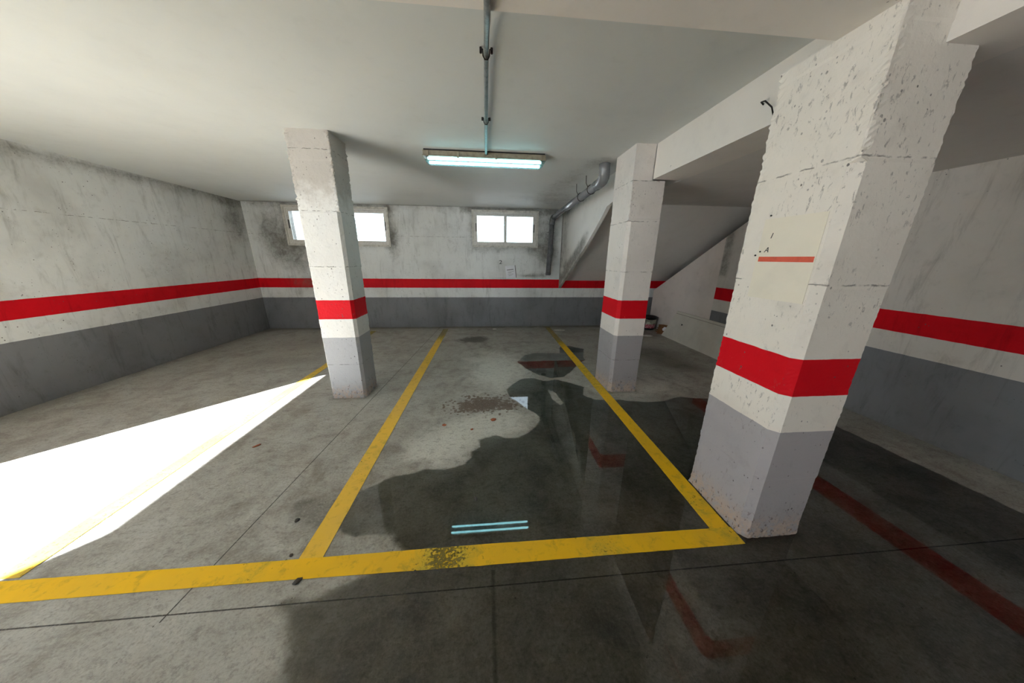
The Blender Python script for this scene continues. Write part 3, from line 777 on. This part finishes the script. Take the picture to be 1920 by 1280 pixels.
# ------------------------------------------------------------------ fluorescent ceiling light
L = empty('ceiling_light', (0.0, 3.40, ZC))
tag(L, 'long twin-tube fluorescent ceiling light glowing pale blue', 'ceiling light')
X0, X1 = -0.615, 0.635
bm = box(X0, X1, -0.072, 0.072, -0.055, -0.006, 0.006)
hs = obj('housing', bm, M['housing'], L)
bm = box(X0 + 0.01, X1 - 0.01, -0.078, 0.078, -0.010, 0.004)
obj('gasket', bm, M['bracket'], L)
bm = box(X0 - 0.006, X1 + 0.006, -0.079, 0.079, -0.062, -0.053, 0.003)
obj('rim', bm, M['housing'], L)
bm = box(X0 + 0.02, X1 - 0.02, -0.066, 0.066, -0.0635, -0.0622)
obj('added_dark_plate', bm, M['added_dark_plate'], L)  # dark plate added to keep the gap between tubes from blowing out
# lens: shallow tray with slanted sides and ends
bm = bmesh.new()
def ring(x0, x1, w, z): return [bm.verts.new(p) for p in ((x0, -w, z), (x1, -w, z), (x1, w, z), (x0, w, z))]
R0 = ring(X0 + 0.002, X1 - 0.002, 0.074, -0.062); R1 = ring(X0 + 0.014, X1 - 0.014, 0.069, -0.090); R2 = ring(X0 + 0.042, X1 - 0.042, 0.052, -0.112)
for a, b in ((R0, R1), (R1, R2)):
    for k in range(4): bm.faces.new((a[k], b[k], b[(k + 1) % 4], a[(k + 1) % 4]))
bm.faces.new(R2)
obj('lens', bm, M['lens'], L)
for yy, tz in ((-0.052, -0.076), (0.036, -0.090)):
    bm = tube([(X0 + 0.045, yy, tz), (X1 - 0.045, yy, tz)], 0.0130, 14)
    tb = obj('tube', bm, M['tube'], L, smooth=True)
    for xx in (X0 + 0.028, X1 - 0.046):
        obj('tube_cap', tube([(xx, yy, tz), (xx + 0.018, yy, tz)], 0.0136, 12), M['steel'], tb)
for xx in (X0 + 0.05, -0.265, 0.12, X1 - 0.05):
    bm = bmesh.new()
    add_box(bm, xx - 0.007, xx + 0.007, -0.084, -0.071, -0.07, -0.018); add_box(bm, xx - 0.007, xx + 0.007, -0.084, -0.06, -0.072, -0.066)
    obj('clip', bm, M['housing'], L)

# ------------------------------------------------------------------ conduit on the ceiling
C_ = empty('conduit', (0.017, 0, 2.52)); 
tag(C_, 'thin metal electrical conduit running along the ceiling down to the ceiling light', 'conduit')
r = 0.0125
path = [(0.0, -0.9, -0.188), (0, 1.20, -0.188), (0, 1.30, -0.184), (0.001, 1.40, -0.150), (0.001, 1.56, -0.075), (0.001, 1.68, -0.035), (0, 1.80, -0.024), (0, 2.2, -0.020), (0, 2.6, -0.016), (0, 3.33, -0.012)]
obj('tube', tube(path, r, 12), M['conduit'], C_, smooth=True)
def saddle(y, z):
    bm = bmesh.new()
    tube([(-0.03, y, z + 0.030), (-0.018, y, z + 0.026), (-0.0165, y, z), (-0.008, y, z - 0.0155), (0.008, y, z - 0.0155), (0.0165, y, z), (0.018, y, z + 0.026), (0.03, y, z + 0.030)], 0.0035, 6, bm)
    for s in (-1, 1):
        tube([(s * 0.028, y, z + 0.034), (s * 0.028, y, z + 0.010)], 0.0065, 8, bm)
    return bm
obj('pipe_clip', saddle(1.83, -0.022), M['rust'], C_)
obj('pipe_clip', saddle(2.60, -0.016), M['rust'], C_)
obj('pipe_clip', saddle(0.9, -0.188), M['rust'], C_)

# ------------------------------------------------------------------ drain pipe
D = empty('drain_pipe', (1.365, 6.22, 1.16))
tag(D, 'grey plastic drain pipe dropping down the back wall and running along the ceiling', 'pipe')
def P3(x, y, z): return (x - 1.365, y - 6.22, z - 1.16)
obj('downpipe', tube([P3(1.335, 6.22, 1.17), P3(1.368, 6.22, 2.21)], 0.052, 24), M['pvc_dark'], D, smooth=True)
obj('end_cap', tube([P3(1.334, 6.22, 1.150), P3(1.334, 6.22, 1.156), P3(1.335, 6.22, 1.20)], [0.045, 0.058, 0.058], 24), M['pvc_dark'], D, smooth=True)
def elbow(pts, rr): return tube([P3(*p) for p in pts], rr, 24)
obj('elbow', elbow([(1.3685, 6.22, 2.16), (1.37, 6.22, 2.21), (1.371, 6.205, 2.255), (1.372, 6.17, 2.283), (1.373, 6.10, 2.291), (1.373, 6.06, 2.292)], 0.058), M['pvc_dark'], D, smooth=True)
obj('run', tube([P3(1.373, 6.10, 2.291), P3(1.385, 3.80, 2.375)], 0.052, 24), M['pvc'], D, smooth=True)
obj('elbow', elbow([(1.385, 3.83, 2.374), (1.385, 3.70, 2.379), (1.381, 3.64, 2.385), (1.374, 3.59, 2.404), (1.366, 3.565, 2.44), (1.36, 3.56, 2.49), (1.36, 3.56, 2.55)], [0.061, 0.061, 0.062, 0.062, 0.062, 0.062, 0.062]), M['pvc'], D, smooth=True)
for yy in (4.02, 4.42):
    zz = 2.375 - (yy - 3.84) * 0.0372; xx = 1.385 - (yy - 3.84) * 0.0053
    bm = bmesh.new()
    pts = [P3(xx + 0.056 * math.cos(a), yy, zz + 0.056 * math.sin(a)) for a in [2 * math.pi * k / 24 for k in range(25)]]
    tube(pts, 0.005, 6, bm)
    tube([P3(xx - 0.05, yy, zz + 0.03), P3(xx - 0.075, yy, zz + 0.07), P3(xx - 0.08, yy, zc(yy) + 0.005)], 0.004, 6, bm)
    obj('pipe_clamp', bm, M['rust'], D)
obj('pipe_clamp', tube([P3(1.29, 6.33, 2.02), P3(1.30, 6.24, 2.02), P3(1.365, 6.163, 2.02), P3(1.425, 6.24, 2.02), P3(1.43, 6.33, 2.02)], 0.006, 8), M['pvc_dark'], D)

# ------------------------------------------------------------------ leaning board
bt = math.atan2(3.785 - 3.60, 0.528)
B = empty('leaning_board', (3.60, 5.41, 0.0), 0)
tag(B, 'white rectangular board leaning on its long side against the plain partition', 'board')
Hb = 0.555; Lb = 2.03; skew = 0.13
bm = bmesh.new()
e1 = Vector((3.775 - 3.60, 0, 0.528)).normalized(); nrm = Vector((e1.z, 0, -e1.x))
def bp(u, v, w): return Vector((0, -u, 0)) + e1 * v + nrm * w
pr = [(0, 0), (Lb, 0), (Lb, Hb), (skew, Hb)]
a = [bm.verts.new(bp(u, v, 0)) for u, v in pr]; b = [bm.verts.new(bp(u, v, 0.018)) for u, v in pr]
bm.faces.new(a); bm.faces.new(b[::-1])
for i in range(4): bm.faces.new((a[i], b[i], b[(i + 1) % 4], a[(i + 1) % 4]))
bmesh.ops.recalc_face_normals(bm, faces=bm.faces[:])
for v in bm.verts: v.co.z += 0.0
obj('panel', bm, M['board'], B)
bm = bmesh.new()
pts = [(skew + 0.0, Hb - 0.050), (Lb - 0.002, Hb - 0.050), (Lb - 0.002, Hb - 0.044), (skew + 0.0, Hb - 0.044)]
a = [bm.verts.new(bp(u, v, -0.0012)) for u, v in pts]; b = [bm.verts.new(bp(u, v, 0.001)) for u, v in pts]
bm.faces.new(a); bm.faces.new(b[::-1])
for i in range(4): bm.faces.new((a[i], b[i], b[(i + 1) % 4], a[(i + 1) % 4]))
obj('groove', bm, M['board_groove_shadow'], B)
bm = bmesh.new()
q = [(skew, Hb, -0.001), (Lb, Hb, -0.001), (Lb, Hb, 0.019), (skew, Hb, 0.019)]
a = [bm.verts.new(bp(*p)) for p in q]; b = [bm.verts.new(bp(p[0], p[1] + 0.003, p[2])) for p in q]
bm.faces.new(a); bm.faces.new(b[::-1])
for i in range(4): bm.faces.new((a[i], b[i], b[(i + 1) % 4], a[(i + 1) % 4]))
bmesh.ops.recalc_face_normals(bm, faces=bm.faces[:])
obj('edge_shadow', bm, M['board_groove_shadow'], B)  # dark strip stands for the thin shadow line along the board's top
bm = bmesh.new()
c = bp(0.42, 0.33, -0.001); K = 12
top = [bm.verts.new(c + (Vector((0, -1, 0)) * math.cos(t) * 0.022 + e1 * math.sin(t) * 0.014) * (1 + 0.25 * math.sin(3 * t + 1))) for t in [2 * math.pi * k / K for k in range(K)]]
bot = [bm.verts.new(v.co + nrm * 0.002) for v in top]
bm.faces.new(top); bm.faces.new(bot[::-1])
for k in range(K): bm.faces.new((top[k], bot[k], bot[(k + 1) % K], top[(k + 1) % K]))
obj('dark_spot', bm, M['bracket'], B)  # dark spot laid on the board face

# ------------------------------------------------------------------ bucket
K_ = empty('paint_bucket', (3.60, 5.96, 0.0), 0.4)
tag(K_, 'small black bucket with a pale and red label, behind the far right column', 'bucket')
bm = lathe([(0.0, 0.004), (0.135, 0.004), (0.140, 0.012), (0.168, 0.262), (0.178, 0.264), (0.180, 0.288), (0.172, 0.292), (0.166, 0.288), (0.136, 0.02), (0.0, 0.018)], 40)
obj('body', bm, M['bucket_dark'], K_, smooth=True)
bm = bmesh.new()
A = [math.pi + 0.35 + k * 0.0905 for k in range(24)]
rows = [[bm.verts.new(((0.1412 + (z - 0.012) * 0.112 + 0.0012) * math.cos(t), (0.1412 + (z - 0.012) * 0.112 + 0.0012) * math.sin(t), z)) for t in A] for z in (0.045, 0.09, 0.13, 0.18, 0.235)]
for p, q in zip(rows, rows[1:]):
    for k in range(len(A) - 1): bm.faces.new((p[k], p[k + 1], q[k + 1], q[k]))
obj('printed_label', bm, M['bucket_label'], K_, smooth=True)
obj('handle', tube([(0.182 * math.cos(t), 0.182 * math.sin(t) , 0.270 - 0.06 * max(0, math.sin(t - math.pi))) for t in [math.pi + math.pi * k / 16 for k in range(17)]], 0.003, 6), M['steel'], K_, smooth=True)

# ------------------------------------------------------------------ torn cardboard box
cb = empty('cardboard_box', (3.66, 5.56, 0.0), 0.0)
tag(cb, 'torn brown cardboard carton on the floor between the bucket and the leaning board', 'box')
bm = bmesh.new()
# front with a ragged left edge
prof = [(0.0, 0.0), (0.02, 0.03), (-0.035, 0.045), (0.015, 0.07), (-0.03, 0.085), (0.02, 0.11), (-0.01, 0.125), (0.03, 0.15), (0.02, 0.20), (0.12, 0.205), (0.22, 0.19), (0.22, 0.0)]
def sheet(prof, o, u, v, th):
    o, u, v = Vector(o), Vector(u), Vector(v); n = u.cross(v).normalized()
    a = [bm.verts.new(o + u * p + v * q) for p, q in prof]; b = [bm.verts.new(o + u * p + v * q + n * th) for p, q in prof]
    bm.faces.new(a); bm.faces.new(b[::-1])
    for i in range(len(prof)): bm.faces.new((a[i], b[i], b[(i + 1) % len(prof)], a[(i + 1) % len(prof)]))
sheet(prof, (-0.09, -0.02, 0.002), (0.82, -0.57, 0), (0, 0, 1), 0.005)
sheet([(0, 0), (0.16, 0), (0.15, 0.17), (0.01, 0.20)], (-0.07, -0.03, 0.002), (0.55, 0.83, 0), (0, 0, 1), 0.005)
sheet([(0, 0), (0.2, 0), (0.2, 0.12), (0, 0.14)], (-0.07, -0.03, 0.004), (0.82, -0.57, 0), (0.55, 0.83, 0), 0.004)
bmesh.ops.recalc_face_normals(bm, faces=bm.faces[:])
obj('carton', bm, M['cardboard'], cb)
bm = bmesh.new()
sheet([(0, 0), (0.07, 0.01), (0.08, 0.075), (0.02, 0.085), (-0.015, 0.04)], (0.0, -0.088, 0.075), (0.82, -0.57, 0), (0, 0, 1), 0.003)
bmesh.ops.recalc_face_normals(bm, faces=bm.faces[:])
obj('sticker', bm, M['paper'], cb)

# ------------------------------------------------------------------ writing, notices
def text_mesh(name, s, size, mat, depth=0.0006, shear=0.0):
    cu = bpy.data.curves.new(name + '_curve', 'FONT'); cu.body = s; cu.size = size; cu.extrude = depth; cu.align_x = 'CENTER'; cu.align_y = 'CENTER'; cu.shear = shear
    tmp = bpy.data.objects.new(name + '_tmp', cu); COL.objects.link(tmp)
    bpy.context.view_layer.update()
    me = bpy.data.meshes.new_from_object(tmp.evaluated_get(bpy.context.evaluated_depsgraph_get()))
    bpy.data.objects.remove(tmp); bpy.data.curves.remove(cu)
    me.materials.clear(); me.materials.append(mat); me.name = name
    o = bpy.data.objects.new(name, me); COL.objects.link(o); return o
t2 = text_mesh('bay_number', '2', 0.115, M['ink'], 0.001); t2.location = (0.315, YB - 0.0008, 1.405); t2.rotation_euler = (math.radians(90), 0, 0)
for v in t2.data.vertices: v.co.x *= 1.25; v.co.x += 0.0
tag(t2, 'small black stencilled number 2 on the back wall below the right window', 'number')

N = empty('wall_notice', (0.53, YB - 0.001, 1.21)); N.rotation_euler = (0, math.radians(-7), 0)
tag(N, 'tilted white paper notice stuck on the back wall just above the red stripe', 'notice')
obj('sheet', box(-0.105, 0.105, -0.004, 0.0, -0.13, 0.13), M['paper'], N)
for zz, w0, w1, hh in ((0.045, -0.075, 0.07, 0.018), (0.005, -0.06, 0.075, 0.006), (-0.02, -0.055, 0.02, 0.006), (-0.05, -0.06, 0.06, 0.005), (-0.075, -0.05, 0.03, 0.005)):
    obj('print_line', box(w0, w1, -0.0048, -0.0035, zz - hh / 2, zz + hh / 2), M['ink_grey'], N)
bm = box(0.107, 0.118, -0.010, 0.0, -0.135, 0.125); obj('dark_side_strip', bm, M['stone'], N)  # dark strip along the sheet's right side

PO = empty('column_notice', (1.4145, 1.31, 1.50))
tag(PO, 'cream paper notice with an orange bar on the side of the nearest column', 'notice')
# local frame: width along -Y (reads left to right seen from the bay)
obj('sheet', box(-0.0030, -0.0005, -0.155, 0.125, -0.185, 0.20), M['poster'], PO)
obj('orange_bar', box(-0.0040, -0.0028, -0.15, 0.112, -0.004, 0.020), M['orange'], PO)
for s, yy, zz in (('I', 0.072, 0.118), ('A', 0.080, 0.052)):
    t = text_mesh('letter', s, 0.036, M['ink'], 0.0005, shear=0.25); t.parent = PO
    t.location = (-0.0035, yy, zz); t.rotation_euler = (math.radians(90), 0, math.radians(-90))
for k, (yy, zz) in enumerate(((0.135, 0.027), (0.10, 0.215), (0.112, 0.045))):
    bm = tube([(-0.006, yy, zz), (0.0, yy, zz)], 0.004, 8); obj('staple', bm, M['ink'], PO)

# ------------------------------------------------------------------ litter and debris
GR = {'brick_chip': 'brick chips by the brown stain', 'dirt_clump': 'dirt clumps on the floor'}
def shard(name, x, y, w, l, h, mat, label, cat, seed, flat=False):
    bm = bmesh.new(); rr = random.Random(seed)
    bmesh.ops.create_icosphere(bm, subdivisions=2, radius=1)
    for v in bm.verts:
        n = 1 + 0.35 * mnoise.noise(v.co * 1.7 + Vector((seed * 3.1, 0, 0)))
        v.co = Vector((v.co.x * n * w, v.co.y * n * l, max(-0.35, v.co.z * n) * h))
    zmin = min(v.co.z for v in bm.verts)
    for v in bm.verts: v.co.z -= zmin
    o = obj(name, bm, mat, loc=(x, y, 0.0018)); o.rotation_euler = (0, 0, rr.uniform(0, 3)); tag(o, label, cat, GR.get(name)); return o
shard('brick_chip', 0.051, 2.427, 0.032, 0.024, 0.006, M['brick'], 'orange brick chip, largest, just below the brown stain', 'debris', 1)
shard('brick_chip', -0.406, 2.368, 0.022, 0.018, 0.006, M['brick'], 'dark orange brick chip, lying left below the brown stain', 'debris', 2)
shard('brick_chip', -0.147, 2.281, 0.016, 0.012, 0.004, M['brick'], 'tiny faded brick chip between the two larger chips', 'debris', 3)
shard('stone', -0.919, 1.070, 0.020, 0.013, 0.010, M['stone'], 'dark stone on the lower edge of the front yellow line', 'stone', 4)
shard('dirt_clump', -0.087, 1.497, 0.024, 0.010, 0.007, M['stone'], 'small dark dirt clump in the puddle above the lamp reflection', 'debris', 5)
shard('dirt_clump', -1.03, 1.205, 0.010, 0.009, 0.006, M['stone'], 'dark clump just above the corner where two yellow lines meet', 'debris', 6)
shard('wood_scrap', -1.886, 2.17, 0.03, 0.012, 0.006, M['brick'], 'brown scrap on the dry floor at the left, below the sunlight', 'debris', 7)
shard('dirt_clump', 3.111, 2.92, 0.055, 0.014, 0.008, M['stone'], 'thin dark scrap on the floor in front of the leaning board', 'debris', 8)
shard('dirt_clump', -1.13, 1.42, 0.015, 0.012, 0.005, M['stone'], 'dark crumb left of the left bay line near the joint', 'debris', 12)
def scrap(name, x, y, w, l, rot, label, z=0.002):
    bm = bmesh.new(); K = 9
    P = [(w * math.cos(2 * math.pi * k / K) * random.uniform(0.7, 1.1), l * math.sin(2 * math.pi * k / K) * random.uniform(0.7, 1.1)) for k in range(K)]
    a = [bm.verts.new((p[0], p[1], 0.004 + 0.006 * random.random())) for p in P]; b = [bm.verts.new((p[0], p[1], 0)) for p in P]
    bm.faces.new(a); bm.faces.new(b[::-1])
    for k in range(K): bm.faces.new((a[k], b[k], b[(k + 1) % K], a[(k + 1) % K]))
    bmesh.ops.recalc_face_normals(bm, faces=bm.faces[:])
    o = obj(name, bm, M['scrap'], loc=(x, y, z)); o.rotation_euler = (0, 0, rot); tag(o, label, 'litter'); return o
scrap('paper_scrap', 0.166, 6.062, 0.055, 0.05, 0.2, 'small white scrap by the back wall, inside the bay')
scrap('paper_scrap', 1.56, 5.909, 0.13, 0.05, -0.2, 'long white scrap near the far end of the right bay line')
scrap('plaster_flake', 3.27, 5.36, 0.13, 0.06, -0.3, 'flat pale flake on the floor in front of the bucket')

for o in scene.objects:
    if o.type == 'MESH' and o.parent is None and 'kind' not in o and 'label' not in o: print('UNTAGGED', o.name)
